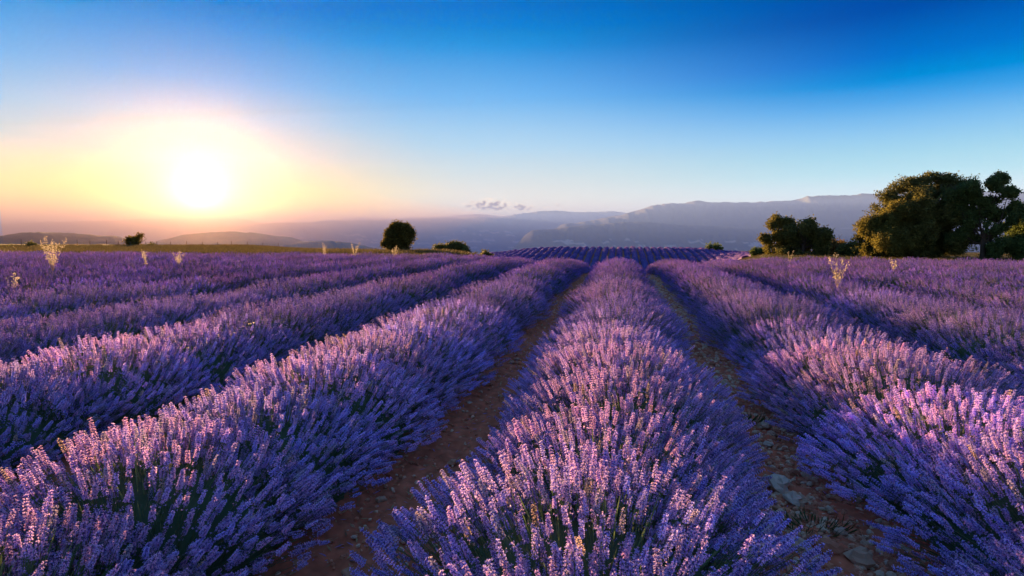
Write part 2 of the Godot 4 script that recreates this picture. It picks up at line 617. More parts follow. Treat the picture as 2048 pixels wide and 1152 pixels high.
# ------------------------------------------------------------------ ground
func ground() -> void:
	var s := Shape.new()
	var bearings := PackedFloat32Array()
	for i in 561:
		bearings.append(-82.0 + i * 0.25)
	for i in range(1, 55):
		bearings.append(58.0 + i * 4.0)
	var radii := PackedFloat32Array()
	var r := 0.4
	while r < 15000.0:
		radii.append(r)
		r = r * 1.04 + 0.02
	var patches := FastNoiseLite.new()
	patches.seed = 11
	patches.noise_type = FastNoiseLite.TYPE_CELLULAR
	patches.cellular_return_type = FastNoiseLite.RETURN_CELL_VALUE
	patches.frequency = 0.004
	for q in radii:
		for b in bearings:
			var a := deg_to_rad(b)
			var p := Vector3(sin(a) * q, 0, -cos(a) * q)
			p.y = land(p.x, p.z) + 0.012 * rough.get_noise_2d(p.x * 40.0, p.z * 40.0)
			var soil := smoothstep(29.0, 25.0, -p.z)
			if p.z > 0.0 and absf(p.x) > 40.0:
				soil = 0.0
			var field := smoothstep(112.0, 116.0, -p.z) * smoothstep(184.0, 178.0, -p.z) * smoothstep(46.0, 43.0, absf(p.x))
			var wild := Color(0.075, 0.085, 0.03).lerp(Color(0.20, 0.16, 0.06), 0.4 + 1.1 * rough.get_noise_2d(p.x * 1.6, p.z * 1.6))
			if q > 450.0:
				var v := patches.get_noise_2d(p.x * 0.35, p.z * 1.5)
				wild = Color(0.055, 0.07, 0.035) if v < 0.25 else Color(0.34, 0.30, 0.20) if v > 0.8 else Color(0.12, 0.13, 0.06)
			s.vert(p, wild.lerp(Color(0.55, 0.20, 0.105), maxf(soil, field)))
	s.grid(0, radii.size(), bearings.size())
	setting("ground", s.mesh(true), mats["earth"], "reddish field soil, olive meadow and the valley floor beyond")


# the bare strips between the rows nearest the viewer, with clods
func soil_strips() -> void:
	var clods := FastNoiseLite.new()
	clods.seed = 21
	clods.frequency = 5.5
	clods.fractal_octaves = 4
	for k in [[1.0, "stony red soil strip between the middle row and the row to its right"], [-1.0, "shaded red soil strip between the middle row and the row to its left"], [-3.0, "dark soil strip between the two rows left of the middle row"], [3.0, "dark soil strip between the two rows right of the middle row"]]:
		var s := Shape.new()
		var step := 0.03
		var rows := int(24.0 / step)
		var cols := 37
		for i in rows:
			var z := -0.8 - i * step
			for j in cols:
				var u := (j - 18) / 18.0
				var x: float = k[0] + u * 0.55
				var y := land(x, z) + 0.02 + 0.035 * clods.get_noise_2d(x, z) + 0.03 * u * u * u * u - (0.1 if absi(j - 18) == 18 else 0.0)
				var t := 1.0 + 0.35 * clods.get_noise_2d(x * 1.7 + 40.0, z * 1.7)
				s.vert(Vector3(x, y, z), Color(0.68, 0.19, 0.095) * t)
		s.grid(0, rows, cols)
		setting("soil_strip", s.mesh(true), mats["earth"], k[1])


func stone_shape(seed_: int) -> ArrayMesh:
	rng.seed = seed_
	var s := Shape.new()
	var n := FastNoiseLite.new()
	n.seed = seed_
	n.frequency = 0.9
	var rows := 7
	var cols := 10
	var flat_ := rng.randf_range(0.5, 0.75)
	var long := rng.randf_range(0.7, 1.0)
	for i in rows:
		var th := PI * i / (rows - 1)
		for j in cols:
			var ph := TAU * (j % (cols - 1)) / (cols - 1)
			var d := Vector3(sin(th) * cos(ph), cos(th), sin(th) * sin(ph))
			var r := 0.5 * (1.0 + 0.55 * n.get_noise_3dv(d * 1.4) + 0.30 * n.get_noise_3dv(d * 3.6))
			s.vert(d * r * Vector3(1.0, flat_, long), Color.WHITE * (1.0 + 0.25 * n.get_noise_3dv(d * 7.0 + Vector3.ONE * 9.0)))
	s.grid(0, rows, cols)
	return s.mesh()


func stones() -> void:
	var shapes := []
	for k in 8:
		shapes.append(stone_shape(300 + k))
	var tints := []
	for c in [Color(0.58, 0.22, 0.12), Color(0.62, 0.30, 0.17), Color(0.48, 0.17, 0.09), Color(0.62, 0.36, 0.22), Color(0.64, 0.42, 0.28), Color(0.74, 0.55, 0.40)]:
		var m := matte("stone", 0.0, 0.9)
		m.albedo_color = (c as Color).linear_to_srgb()
		m.albedo_texture = noise_texture(0.02, Color(0.8, 0.78, 0.76), Color(1, 1, 1), 71)
		m.uv1_triplanar = true
		m.uv1_scale = Vector3.ONE * 3.0
		tints.append(m)
	rng.seed = 77
	# stones that can be pointed at
	for k in [[Vector2(0.96, -3.42), 0.15, 5, 0, "large pale flat stone on the right soil strip, biggest of the pale stones"], [Vector2(0.99, -3.24), 0.105, 5, 3, "pale angular stone just in front of the largest pale stone"], [Vector2(1.07, -4.1), 0.065, 5, 2, "small whitish stone at the edge of the blue-shaded row, behind the largest pale stone"], [Vector2(1.12, -2.92), 0.07, 4, 4, "rounded grey-tan stone in the middle of the right soil strip"], [Vector2(1.12, -2.68), 0.12, 3, 1, "flat tan stone on the right soil strip near the lower edge"], [Vector2(1.0, -2.74), 0.11, 0, 5, "large rounded red stone low on the right soil strip"], [Vector2(1.2, -2.38), 0.14, 2, 6, "dark red stone in the lower right of the right soil strip"]]:
		var p := Vector3(k[0].x, 0.03 + k[1] * 0.16, k[0].y)
		var o := part(numbered("stone"), shapes[k[3]], tints[k[2]], self)
		o.transform = Transform3D(Basis(Vector3.UP, rng.randf() * TAU).scaled(Vector3.ONE * k[1]), p)
		tag(o, k[4], "stone", "stones on the soil strips")
	for k in 210:
		var right := k < 140
		var z := -1.9 - 9.0 * pow(rng.randf(), 1.7)
		var x := (1.0 if right else -1.0) + rng.randf_range(-0.36, 0.36)
		var size := rng.randf_range(0.028, 0.085) if rng.randf() < 0.8 else rng.randf_range(0.08, 0.12)
		if not right:
			size *= 0.75
		var o := part(numbered("stone"), shapes[rng.randi() % 8], tints[[0, 0, 1, 1, 2, 2, 3, 3, 4, 5][rng.randi() % 10]], self)
		o.transform = Transform3D(Basis.from_euler(Vector3(rng.randf_range(-0.3, 0.3), rng.randf() * TAU, rng.randf_range(-0.3, 0.3))).scaled(Vector3.ONE * size), Vector3(x, land(x, z) + 0.018 + size * 0.14, z))
		tag(o, "small reddish or tan stone lying on the soil strip %s of the middle row" % ("right" if right else "left"), "stone", "stones on the soil strip right of the middle row" if right else "stones on the soil strip left of the middle row")
	var gravel := Swarm.new()
	for k in 20000:
		var z := -1.6 - 20.0 * pow(rng.randf(), 1.4)
		var x := (1.0 if k % 6 else -1.0) + rng.randf_range(-0.45, 0.45)
		var size := rng.randf_range(0.008, 0.05 if k % 6 else 0.03) * (1.0 if -z < 9.0 else 1.7)
		var b := Basis.from_euler(Vector3(rng.randf() * 0.6, rng.randf() * TAU, rng.randf() * 0.6)).scaled(Vector3.ONE * size)
		var c: Color = [Color(0.58, 0.22, 0.11), Color(0.62, 0.30, 0.17), Color(0.48, 0.17, 0.09), Color(0.66, 0.44, 0.28)][rng.randi() % 4]
		gravel.put(b.x, b.y, b.z, Vector3(x, land(x, z) + 0.022, z), c)
	var straw := Shape.new()
	straw.blade(Vector3(-0.5, 0, 0), Vector3(1, 0.02, 0), Vector3(0, 0.01, 0.09), Color(1, 1, 1), Color(1, 1, 1))
	var litter := Swarm.new()
	for k in 5000:
		var z := -1.6 - 14.0 * pow(rng.randf(), 1.5)
		var x := (1.0 if k % 2 else -1.0) + rng.randf_range(-0.48, 0.48)
		var b := Basis.from_euler(Vector3(rng.randf_range(-0.3, 0.3), rng.randf() * TAU, rng.randf_range(-0.4, 0.4))).scaled(Vector3.ONE * rng.randf_range(0.015, 0.06))
		litter.put(b.x, b.y, b.z, Vector3(x, land(x, z) + 0.034, z), [Color(0.45, 0.34, 0.16), Color(0.30, 0.19, 0.10), Color(0.34, 0.24, 0.50)][rng.randi() % 3])
	var dry := litter.node(straw.mesh(), mats["straw"])
	dry.name = "plant_litter"
	add_child(dry)
	dry.set_meta("label", "dry straws and fallen petals littering the soil strips")
	var g := gravel.node(shapes[0], mats["plain"])
	g.name = "gravel"
	add_child(g)
	g.set_meta("label", "reddish gravel and crumbs of earth scattered along the soil strips")


# ------------------------------------------------------------------ hills
func hill(called: String, label: String, ridge: Array, dist: float, depth: float, base: float, seed_: int) -> void:
	var s := Shape.new()
	var n := FastNoiseLite.new()
	n.seed = seed_
	n.frequency = 1.0
	n.fractal_octaves = 5
	var from: float = ridge[0][0]
	var to: float = ridge[-1][0]
	var cols := int(maxf(80.0, (to - from) / 0.22))
	var rows := 61
	var woods := FastNoiseLite.new()
	woods.seed = seed_ + 50
	woods.frequency = 1.0
	woods.fractal_octaves = 4
	for i in rows:
		var v := i / (rows - 1.0) * 2.0 - 1.0          # -1 the near foot, 0 the ridge, 1 the far foot
		for j in cols:
			var b := lerpf(from, to, j / (cols - 1.0))
			var h := along(ridge, b) * dist + EYE
			h += n.get_noise_2d(b * 2.2, 3.0) * dist * 0.0011
			var taper := minf(3.5, (to - from) * 0.12) if dist > 3500.0 else 0.01
			h = lerpf(base - 20.0, h, smoothstep(0.0, taper, minf(b - from, to - b)))
			var wander := n.get_noise_2d(b * 0.22, 60.0) * 0.3
			var d := dist + depth * (v + wander * (1.0 - v * v))
			var rise := pow(cos(v * PI * 0.5), 1.35)
			var fold := n.get_noise_2d(b * 0.9 + v * 1.4, v * 2.4) * 0.16 * sin(absf(v) * PI)
			var y := lerpf(base, h, clampf(rise + fold * rise, -0.2, 0.985) if i != (rows - 1) / 2 else 1.0)
			var a := deg_to_rad(b)
			var w := woods.get_noise_2d(b * 0.3, v * 16.0)
			var col := Color(0.06, 0.072, 0.045).lerp(Color(0.085, 0.09, 0.055), smoothstep(-0.1, 0.25, w))
			if w > 0.34 and v < -0.55:
				col = Color(0.46, 0.42, 0.32)
			s.vert(Vector3(sin(a) * d, y, -cos(a) * d), col)
	s.grid(0, rows, cols)
	setting(called, s.mesh(true), mats["plain"], label)


func hills() -> void:
	hill("hill", "faint pink far ridge at the left edge", [[-58.7, 0.0122], [-55.2, 0.0168], [-52.5, 0.0188], [-51.4, 0.0188], [-50.3, 0.0161], [-49.3, 0.0143], [-47.7, 0.0104], [-44.0, 0.005]], 10500.0, 900.0, -150.0, 1)
	hill("hill", "long orange ridge under the sun", [[-66.0, 0.006], [-60.9, 0.0084], [-56.4, 0.0122], [-52.5, 0.013], [-50.8, 0.014], [-49.6, 0.0166], [-49.2, 0.0157], [-47.4, 0.0174], [-45.1, 0.019], [-43.3, 0.0212], [-41.5, 0.0218], [-38.5, 0.0225], [-36.3, 0.0239], [-35.3, 0.0206], [-34.5, 0.0167], [-31.9, 0.0154], [-28.0, 0.014], [-22.0, 0.005]], 8200.0, 1300.0, -150.0, 2)
	hill("hill", "long mauve ridge in the middle", [[-44.0, 0.004], [-36.9, 0.0117], [-33.6, 0.0166], [-31.0, 0.0184], [-28.3, 0.0216], [-25.6, 0.0227], [-23.7, 0.0229], [-21.8, 0.0252], [-18.4, 0.0271], [-13.9, 0.0291], [-10.9, 0.0269], [-8.9, 0.0252], [-6.4, 0.0191], [-4.2, 0.0138], [-2.0, 0.0095], [3.0, 0.002]], 6900.0, 1500.0, -150.0, 3)
	hill("hill", "pale ridge showing just over the mauve ridge", [[-34.0, 0.010], [-29.2, 0.0173], [-27.4, 0.025], [-25.6, 0.0273], [-22.2, 0.0264], [-20.8, 0.0278], [-17.9, 0.0293], [-14.9, 0.0329], [-13.9, 0.0334], [-11.9, 0.0304], [-9.4, 0.0261], [-4.0, 0.015]], 9000.0, 900.0, -150.0, 4)
	hill("hill", "blue rounded ridge left of the big mountain", [[-20.0, 0.012], [-13.9, 0.0234], [-11.9, 0.0295], [-9.9, 0.0347], [-7.9, 0.0381], [-6.4, 0.0394], [-4.4, 0.0371], [-2.0, 0.0373], [-0.3, 0.0376], [0.4, 0.0358], [1.4, 0.0297], [2.8, 0.0228], [8.0, 0.01]], 7600.0, 900.0, -150.0, 5)
	hill("mountain", "big blue mountain rising to the right", [[-9.0, 0.012], [-4.4, 0.0182], [-2.9, 0.0224], [-1.5, 0.0275], [0.4, 0.0324], [1.0, 0.0366], [3.2, 0.0471], [4.6, 0.0493], [5.8, 0.0499], [7.3, 0.0544], [8.3, 0.0524], [10.2, 0.0518], [11.3, 0.0494], [13.6, 0.0506], [15.0, 0.0515], [16.1, 0.0564], [17.0, 0.0575], [18.6, 0.0563], [19.9, 0.0574], [20.9, 0.0593], [22.4, 0.0584], [22.9, 0.0605], [24.3, 0.0616], [26.6, 0.0578], [28.4, 0.0584], [31.0, 0.0536], [33.7, 0.0538], [37.3, 0.0458], [44.0, 0.03], [55.0, 0.012]], 5000.0, 1200.0, -150.0, 6)
	hill("hill", "low foothill in front of the big mountain", [[-12.0, 0.002], [-6.9, 0.0078], [-4.4, 0.013], [-1.3, 0.0172], [1.0, 0.0204], [2.8, 0.0195], [5.7, 0.015], [8.4, 0.0132], [11.9, 0.0089], [16.0, 0.0117], [19.9, 0.0068], [25.1, 0.0085], [31.1, 0.0046], [35.1, 0.0043], [46.0, 0.0]], 4000.0, 600.0, -150.0, 7)
	hill("hill", "dark near hill at the left edge", [[-66.0, -0.03], [-57.7, -0.0125], [-54.7, -0.0069], [-52.6, -0.0029], [-51.7, 0.0], [-51.0, 0.0017], [-50.4, 0.002], [-49.6, 0.0014], [-48.4, 0.0009], [-47.1, -0.0014], [-46.5, -0.0033], [-45.5, -0.0032], [-44.8, -0.0072], [-44.1, -0.0138], [-43.0, -0.025]], 2500.0, 500.0, -100.0, 8)
	hill("hill", "near hill below the sun", [[-47.0, -0.03], [-44.2, -0.0167], [-42.7, -0.0111], [-41.6, -0.0067], [-40.7, -0.0022], [-39.3, 0.0008], [-38.5, 0.0023], [-36.5, 0.0032], [-35.7, 0.0012], [-35.3, 0.0022], [-34.5, 0.0004], [-33.4, -0.0032], [-31.9, -0.0057], [-30.9, -0.0114], [-29.3, -0.0173], [-25.5, -0.03]], 3000.0, 600.0, -110.0, 9)
	hill("hill", "small near hill between the sun and the round tree", [[-35.0, -0.03], [-32.8, -0.0218], [-31.1, -0.0139], [-29.7, -0.0119], [-28.4, -0.0116], [-27.0, -0.0142], [-26.1, -0.0168], [-24.7, -0.0228], [-22.0, -0.034]], 2600.0, 450.0, -105.0, 10)


# ------------------------------------------------------------------ trees
func leaf_cluster(seed_: int, leaf: float, spread: float, count: int) -> ArrayMesh:
	rng.seed = seed_
	var s := Shape.new()
	for k in count:
		var p := Vector3(rng.randf() - 0.5, rng.randf() - 0.5, rng.randf() - 0.5) * spread * 2.0
		var d := Vector3(rng.randf() - 0.5, rng.randf() - 0.4, rng.randf() - 0.5).normalized()
		var w := d.cross(Vector3(rng.randf() - 0.5, rng.randf() - 0.5, rng.randf() - 0.5)).normalized()
		var t := rng.randf_range(0.7, 1.3)
		s.blade(p, d * leaf, w * leaf * 0.3, Color(0.15, 0.155, 0.045) * t, Color(0.175, 0.165, 0.05) * t)
	return s.mesh()


# lobes: [across, up, radius] in units of «unit» metres, seen from the viewer's side; gap from 0 (dense) up
func tree(called: String, label: String, category: String, at: Vector3, lobes: Array, unit: float, trunk_r: float, tint: Color, gap: float, seed_: int, group := "", density := 1.0, twigs := 0) -> void:
	var t := thing(called, label, category, at, group)
	t.rotation.y = deg_to_rad(10.7) - atan2(at.x, -at.z) * 0.5 - deg_to_rad(5.0)
	rng.seed = seed_
	var bark: Material = mats["bark"]
	var brown := Color(0.07, 0.05, 0.038)
	var high := 0.0
	for l in lobes:
		high = maxf(high, (l[1] + l[2]) * unit)
	if trunk_r > 0.0:
		var trunk := Shape.new()
		var fork := Vector3(rng.randf_range(-0.02, 0.02) * high, high * 0.34, 0)
		trunk.tube([Vector3(0, -0.25, 0), Vector3(0.02, high * 0.05, 0), Vector3(fork.x * 0.5, high * 0.2, 0.03), fork], [trunk_r * 1.5, trunk_r * 1.05, trunk_r * 0.9, trunk_r * 0.75], 9, brown)
		part("trunk", trunk.mesh(true), bark, t)
		for l in lobes:
			var to := Vector3(l[0] * unit, l[1] * unit, rng.randf_range(-0.5, 0.5) * l[2] * unit)
			if to.y < high * 0.22:
				continue
			var limb := Shape.new()
			var start := Vector3(0, lerpf(high * 0.16, fork.y, rng.randf()), 0)
			var mid := start.lerp(to, 0.5) + Vector3(rng.randf_range(-0.06, 0.06), -0.04, rng.randf_range(-0.06, 0.06)) * high
			limb.tube([start, start.lerp(mid, 0.5) + Vector3(0.02, -0.01, 0) * high, mid, to], [trunk_r * 0.5, trunk_r * 0.36, trunk_r * 0.25, trunk_r * 0.1], 6, brown)
			for q in 5:
				var d := Vector3(rng.randf() - 0.5, rng.randf() - 0.35, rng.randf() - 0.5).normalized()
				limb.tube([mid.lerp(to, 0.3 + 0.14 * q), mid.lerp(to, 0.3 + 0.14 * q) + d * l[2] * unit * 0.8], [trunk_r * 0.12, trunk_r * 0.03], 4, brown)
			part("limb", limb.mesh(true), bark, t)
	for k in twigs:
		var bare := Shape.new()
		var l: Array = lobes[k % lobes.size()]
		var p := Vector3(l[0], l[1] + l[2] * 0.6, 0) * unit
		var d := Vector3(rng.randf_range(-0.5, 0.5), 1.0, rng.randf_range(-0.3, 0.3)).normalized()
		var reach: float = (l[2] * 0.5 + 10.0) * unit
		bare.tube([p, p + d * reach], [0.025, 0.012], 4, Color(0.16, 0.13, 0.10))
		bare.tube([p + d * reach * 0.5, p + d * reach * 0.6 + Vector3(rng.randf_range(-0.35, 0.35), 0.3, 0)], [0.018, 0.01], 4, Color(0.16, 0.13, 0.10))
		part("bare_twig", bare.mesh(), bark, t)
	var crown := Swarm.new()
	var full := 0.0
	for l in lobes:
		full += l[2] * l[2]
	var wanted := int(full * 2.9 * density)
	var holes := FastNoiseLite.new()
	holes.seed = seed_
	holes.frequency = 0.55 / (unit * 10.0) * 0.4
	var size := unit / 0.0395
	for k in wanted:
		var pick := rng.randf() * full
		var l: Array = lobes[0]
		for c in lobes:
			pick -= c[2] * c[2]
			if pick <= 0.0:
				l = c
				break
		var d := Vector3(rng.randfn(), rng.randfn(), rng.randfn()).normalized()
		var r: float = l[2] * unit * (0.35 + 0.72 * sqrt(rng.randf()))
		if rng.randf() < 0.12:
			r *= 1.22                                        # loose sprays at the crown's edge
		var c := Vector3(l[0] * unit, l[1] * unit, sin(l[0] * 12.9 + l[1] * 7.3) * l[2] * unit * 0.8)
		var p := c + d * r * (1.0 + 0.9 * rough.get_noise_3dv((c + d * r) * (10.0 / size)))
		if p.y < 0.02 or holes.get_noise_3dv(p) < (gap - 0.13) * 1.5 + 0.05:
			continue
		var b := Basis.from_euler(Vector3(rng.randf() * TAU, rng.randf() * TAU, rng.randf() * TAU)).scaled(Vector3.ONE * size * rng.randf_range(0.7, 1.25))
		var tone := rng.randf_range(0.75, 1.25)
		crown.put(b.x, b.y, b.z, p, tint * tone)
	swarm_part("crown", crown, mats_cluster, mats["leaves"], t)


func trees() -> void:
	mats_cluster = leaf_cluster(1500, 0.15, 0.17, 9)
	var oak := Color(1.0, 1.0, 1.0)
	var cool := Color(0.75, 1.05, 1.1)
	var g := "oaks behind the field on the right"
	tree("oak_tree", "tall dense oak with the highest crown, in the middle of the right-hand group", "tree", spot(24.8, 56), [[-32, 126, 24], [-6, 138, 24], [24, 138, 22], [-55, 98, 26], [-22, 95, 36], [22, 100, 36], [42, 62, 34], [0, 52, 40], [-30, 42, 38], [52, 26, 26], [20, 18, 28], [-15, 16, 28], [58, 104, 22], [44, 146, 14], [58, 128, 18], [70, 138, 12]], 0.0395, 0.26, oak, 0.07, 11, g, 1.0, 7)
	tree("oak_tree", "lower golden-edged oak at the left of the right-hand group, leafy down to the ground", "tree", spot(22.2, 54), [[-20, 30, 24], [-22, 58, 20], [5, 68, 24], [20, 88, 20], [10, 35, 32], [-8, 15, 26], [-34, 20, 13], [-28, 72, 9], [28, 20, 24], [30, 55, 24]], 0.0385, 0.16, Color(1.2, 1.1, 0.9), 0.03, 12, g)
	tree("oak_tree", "open see-through oak with its dark trunk showing against the pale hill", "tree", spot(28.9, 55), [[-34, 136, 13], [-52, 120, 12], [-12, 118, 15], [8, 146, 8], [22, 152, 8], [14, 122, 12], [34, 126, 11], [46, 103, 12], [-47, 95, 12], [-22, 85, 13], [2, 95, 12], [22, 84, 12], [42, 74, 12], [-35, 48, 12], [-50, 40, 11], [-10, 34, 13], [22, 40, 12], [36, 28, 16], [10, 16, 15], [-24, 70, 9], [30, 55, 12], [4, 62, 10]], 0.0382, 0.17, cool, 0.09, 13, g, 1.7, 4)
	tree("oak_tree", "dark blue-green oak cut off by the right edge", "tree", spot(31.6, 57), [[-22, 88, 18], [0, 106, 16], [20, 102, 20], [-12, 60, 28], [20, 60, 30], [-15, 25, 28], [20, 25, 32], [45, 80, 24], [50, 40, 28]], 0.0392, 0.2, cool, 0.13, 14, g)
	tree("oak_tree", "slim uneven oak, left one of the pair standing apart from the group", "tree", spot(14.3, 60), [[-15, 55, 11], [0, 66, 10], [13, 60, 12], [-22, 34, 13], [-5, 40, 14], [8, 30, 16], [-14, 14, 12], [10, 12, 14], [2, 74, 5]], 0.047, 0.13, Color(1.1, 1.0, 0.85), 0.13, 15, "pair of oaks right of the far field")
	tree("oak_tree", "round bushy oak, right one of the pair standing apart from the group", "tree", spot(16.4, 59), [[-25, 38, 16], [-10, 48, 16], [10, 53, 14], [25, 43, 16], [0, 30, 26], [25, 22, 18], [-22, 18, 17], [37, 30, 10], [10, 12, 18], [-34, 12, 11], [36, 12, 14]], 0.0465, 0.15, oak, 0.08, 16, "pair of oaks right of the far field")
	g = "shrubs between the oaks"
	tree("shrub", "reddish bare-topped shrub between the oak pair and the oak group", "shrub", spot(18.7, 64), [[-14, 12, 12], [0, 18, 12], [12, 20, 10], [4, 8, 14], [20, 10, 10]], 0.05, 0.05, Color(1.25, 0.85, 0.9), 0.13, 17, g, 1.0, 3)
	tree("shrub", "low green shrub at the left foot of the oak group", "shrub", spot(20.1, 58), [[-10, 9, 10], [2, 13, 10], [12, 9, 10]], 0.046, 0.04, oak, 0.08, 18, g)
	tree("shrub", "grey-green shrub seen under the branches of the open oak", "shrub", spot(27.4, 66), [[-14, 5, 8], [0, 9, 9], [13, 6, 8]], 0.05, 0.04, Color(1.3, 1.25, 1.6), 0.08, 19, g)
	tree("shrub", "low dark shrub at the left foot of the oak pair", "shrub", spot(12.6, 70), [[-16, 4, 6], [-4, 6, 7], [10, 6, 7], [22, 4, 6]], 0.056, 0.04, cool, 0.06, 20, g)
	tree("shrub", "small dark bush alone on the right shoulder of the distant slope", "shrub", spot(8.9, 175), [[-8, 4, 6], [2, 6, 6], [9, 3, 5]], 0.15, 0.0, cool, 0.0, 21)
	tree("oak_tree", "round dark tree standing alone left of the far lavender slope", "tree", spot(-22.0, 75), [[-6, 48, 8], [5, 50, 7], [13, 46, 9], [20, 38, 9], [-14, 37, 10], [0, 34, 14], [13, 28, 12], [-17, 24, 9], [-2, 19, 13], [8, 12, 11], [13, 8, 8], [-12, 13, 8], [-26, 17, 3.5]], 0.067, 0.19, Color(1.0, 0.85, 0.7), 0.0, 22, "", 1.2)
	tree("oak_tree", "small open tree on the meadow left of the sun", "tree", spot(-44.0, 165), [[-12, 8, 6], [-6, 14, 5], [2, 18, 5], [8, 20, 5], [12, 13, 6], [2, 8, 7], [-4, 5, 6], [17, 15, 3], [-14, 14, 3]], 0.125, 0.2, Color(1.1, 0.85, 0.5), 0.12, 23, "", 1.1)
	g = "bushes at the left end of the distant slope"
	tree("shrub", "small leftmost bush of the low clump beside the distant slope", "shrub", spot(-17.9, 108), [[-5, 9, 6], [4, 11, 6], [0, 4, 8]], 0.098, 0.0, oak, 0.0, 24, g)
	tree("shrub", "wide largest bush of the low clump beside the distant slope", "shrub", spot(-16.4, 109), [[-18, 8, 8], [-8, 13, 9], [3, 15, 9], [14, 13, 8], [20, 7, 8], [0, 5, 10]], 0.098, 0.0, oak, 0.0, 25, g)
	tree("shrub", "low bush between the widest bush and the rounded one", "shrub", spot(-14.9, 110), [[-6, 8, 6], [4, 8, 6]], 0.098, 0.0, oak, 0.0, 26, g)
	tree("shrub", "rounded bush at the right end of the low clump", "shrub", spot(-13.8, 110), [[-5, 10, 7], [2, 14, 7], [7, 9, 7], [17, 7, 4]], 0.098, 0.0, oak, 0.0, 27, g)
	g = "dark bushes along the meadow fence"
	tree("shrub", "dark bush on the meadow edge at the far left", "shrub", spot(-52.2, 150), [[-8, 3, 4], [0, 5, 4], [8, 5, 4], [13, 2, 3]], 0.1, 0.0, oak, 0.0, 28, g)
	tree("shrub", "dark bush right of the first fence post", "shrub", spot(-51.0, 150), [[-8, 2, 3], [2, 4, 4], [9, 3, 3]], 0.1, 0.0, oak, 0.0, 29, g)
	tree("shrub", "tiny bush beside the small open tree", "shrub", spot(-43.0, 165), [[-2, 1, 2], [2, 2, 2]], 0.125, 0.0, oak, 0.0, 30, g)

var mats_cluster: ArrayMesh

func _init() -> void:
	rough.seed = 3
	rough.frequency = 0.05
	rough.fractal_octaves = 3


# ------------------------------------------------------------------ small things
func weed(label: String, at: Vector3, high: float, stems: int, seed_: int, group := "") -> void:
	var t := thing("wild_grass", label, "wild grass", at, group)
	rng.seed = seed_
	for k in stems:
		var s := Shape.new()
		var lean := Vector3(rng.randf_range(-0.24, 0.24), 1.0, rng.randf_range(-0.2, 0.2)).normalized()
		var reach := high * rng.randf_range(0.7, 1.05)
		var pts := []
		for i in 5:
			var u := i / 4.0
			pts.append(lean * reach * u + Vector3(lean.x, -0.15, lean.z) * reach * 0.25 * u * u)
		s.tube(pts, [0.003, 0.003, 0.0026, 0.002, 0.0014], 3, Color(0.42, 0.34, 0.16))
		for i in int(48 * reach / 0.6):
			var u := rng.randf_range(0.25, 1.0)
			var p: Vector3 = (pts[3] as Vector3).lerp(pts[4], (u - 0.75) * 4.0) if u > 0.75 else (pts[1] as Vector3).lerp(pts[3], (u - 0.25) * 2.0)
			var d := Vector3(rng.randf_range(-1, 1), rng.randf_range(0.0, 1.1), rng.randf_range(-1, 1)).normalized()
			p += d * 0.03 * rng.randf()
			var w := d.cross(Vector3(rng.randf(), rng.randf(), rng.randf())).normalized()
			s.blade(p, d * rng.randf_range(0.022, 0.042), w * 0.007, Color(0.56, 0.49, 0.31), Color(0.68, 0.61, 0.44))
		part("stem", s.mesh(), mats["straw"], t)


func weeds() -> void:
	var g := "sunlit wild grasses above the lavender"
	weed("big golden grass clump with three bright plumes at the left edge", spot(-49.6, 17.0) + Vector3(0, 0.55, 0), 0.85, 9, 501, g)
	weed("pale grass sprig in front of the small tree", spot(-43.4, 19) + Vector3(0, 0.45, 0), 0.55, 4, 502, g)
	weed("small golden grass tuft lowest at the left edge", spot(-52.0, 13.5) + Vector3(0, 0.4, 0), 0.4, 4, 503, g)
	weed("golden grass tuft below the sun, left of its middle", spot(-41.0, 19) + Vector3(0, 0.45, 0), 0.5, 6, 504, g)
	weed("upright golden sprig standing alone between the sun and the round tree", spot(-28.9, 27) + Vector3(0, 0.35, 0), 0.75, 4, 505, g)
	weed("wide golden sprigs right of the lone upright one", spot(-26.1, 27) + Vector3(0, 0.35, 0), 0.8, 6, 506, g)
	weed("golden grasses at the foot of the round tree", spot(-22.3, 30) + Vector3(0, 0.25, 0), 0.75, 7, 507, g)
	weed("bright pale grass plume in the rows on the right", spot(19.3, 11.5) + Vector3(0, 0.5, 0), 0.62, 5, 508, g)
	weed("low pale grass sprigs in the rows in front of the oaks", spot(23.3, 16) + Vector3(0, 0.55, 0), 0.32, 5, 509, g)
	weed("thin golden stem below the oak pair", spot(15.4, 22) + Vector3(0, 0.45, 0), 0.5, 2, 510, g)
	# green weeds on the stony strip
	for k in [[Vector2(0.98, -4.6), "low green weed tuft on the right soil strip behind the largest stones", 601], [Vector2(0.98, -2.95), "small green weed on the right soil strip in front of the pale stones", 602]]:
		var t := thing("weed", k[1], "weed", Vector3(k[0].x, 0.03, k[0].y), "green weeds on the soil strip")
		rng.seed = k[2]
		var s := Shape.new()
		for i in 130:
			var a := rng.randf() * TAU
			var p := Vector3(cos(a) * 0.2, 0, sin(a) * 0.09) * sqrt(rng.randf())
			var d := Vector3(cos(a) * 0.6 + rng.randf_range(-0.4, 0.4), rng.randf_range(0.4, 1.0), sin(a) * 0.6).normalized()
			s.blade(p, d * rng.randf_range(0.04, 0.09), d.cross(Vector3(rng.randf(), 0.2, rng.randf())).normalized() * 0.004, Color(0.05, 0.08, 0.025), Color(0.09, 0.13, 0.04))
		part("leaves", s.mesh(), mats["leafy"], t)


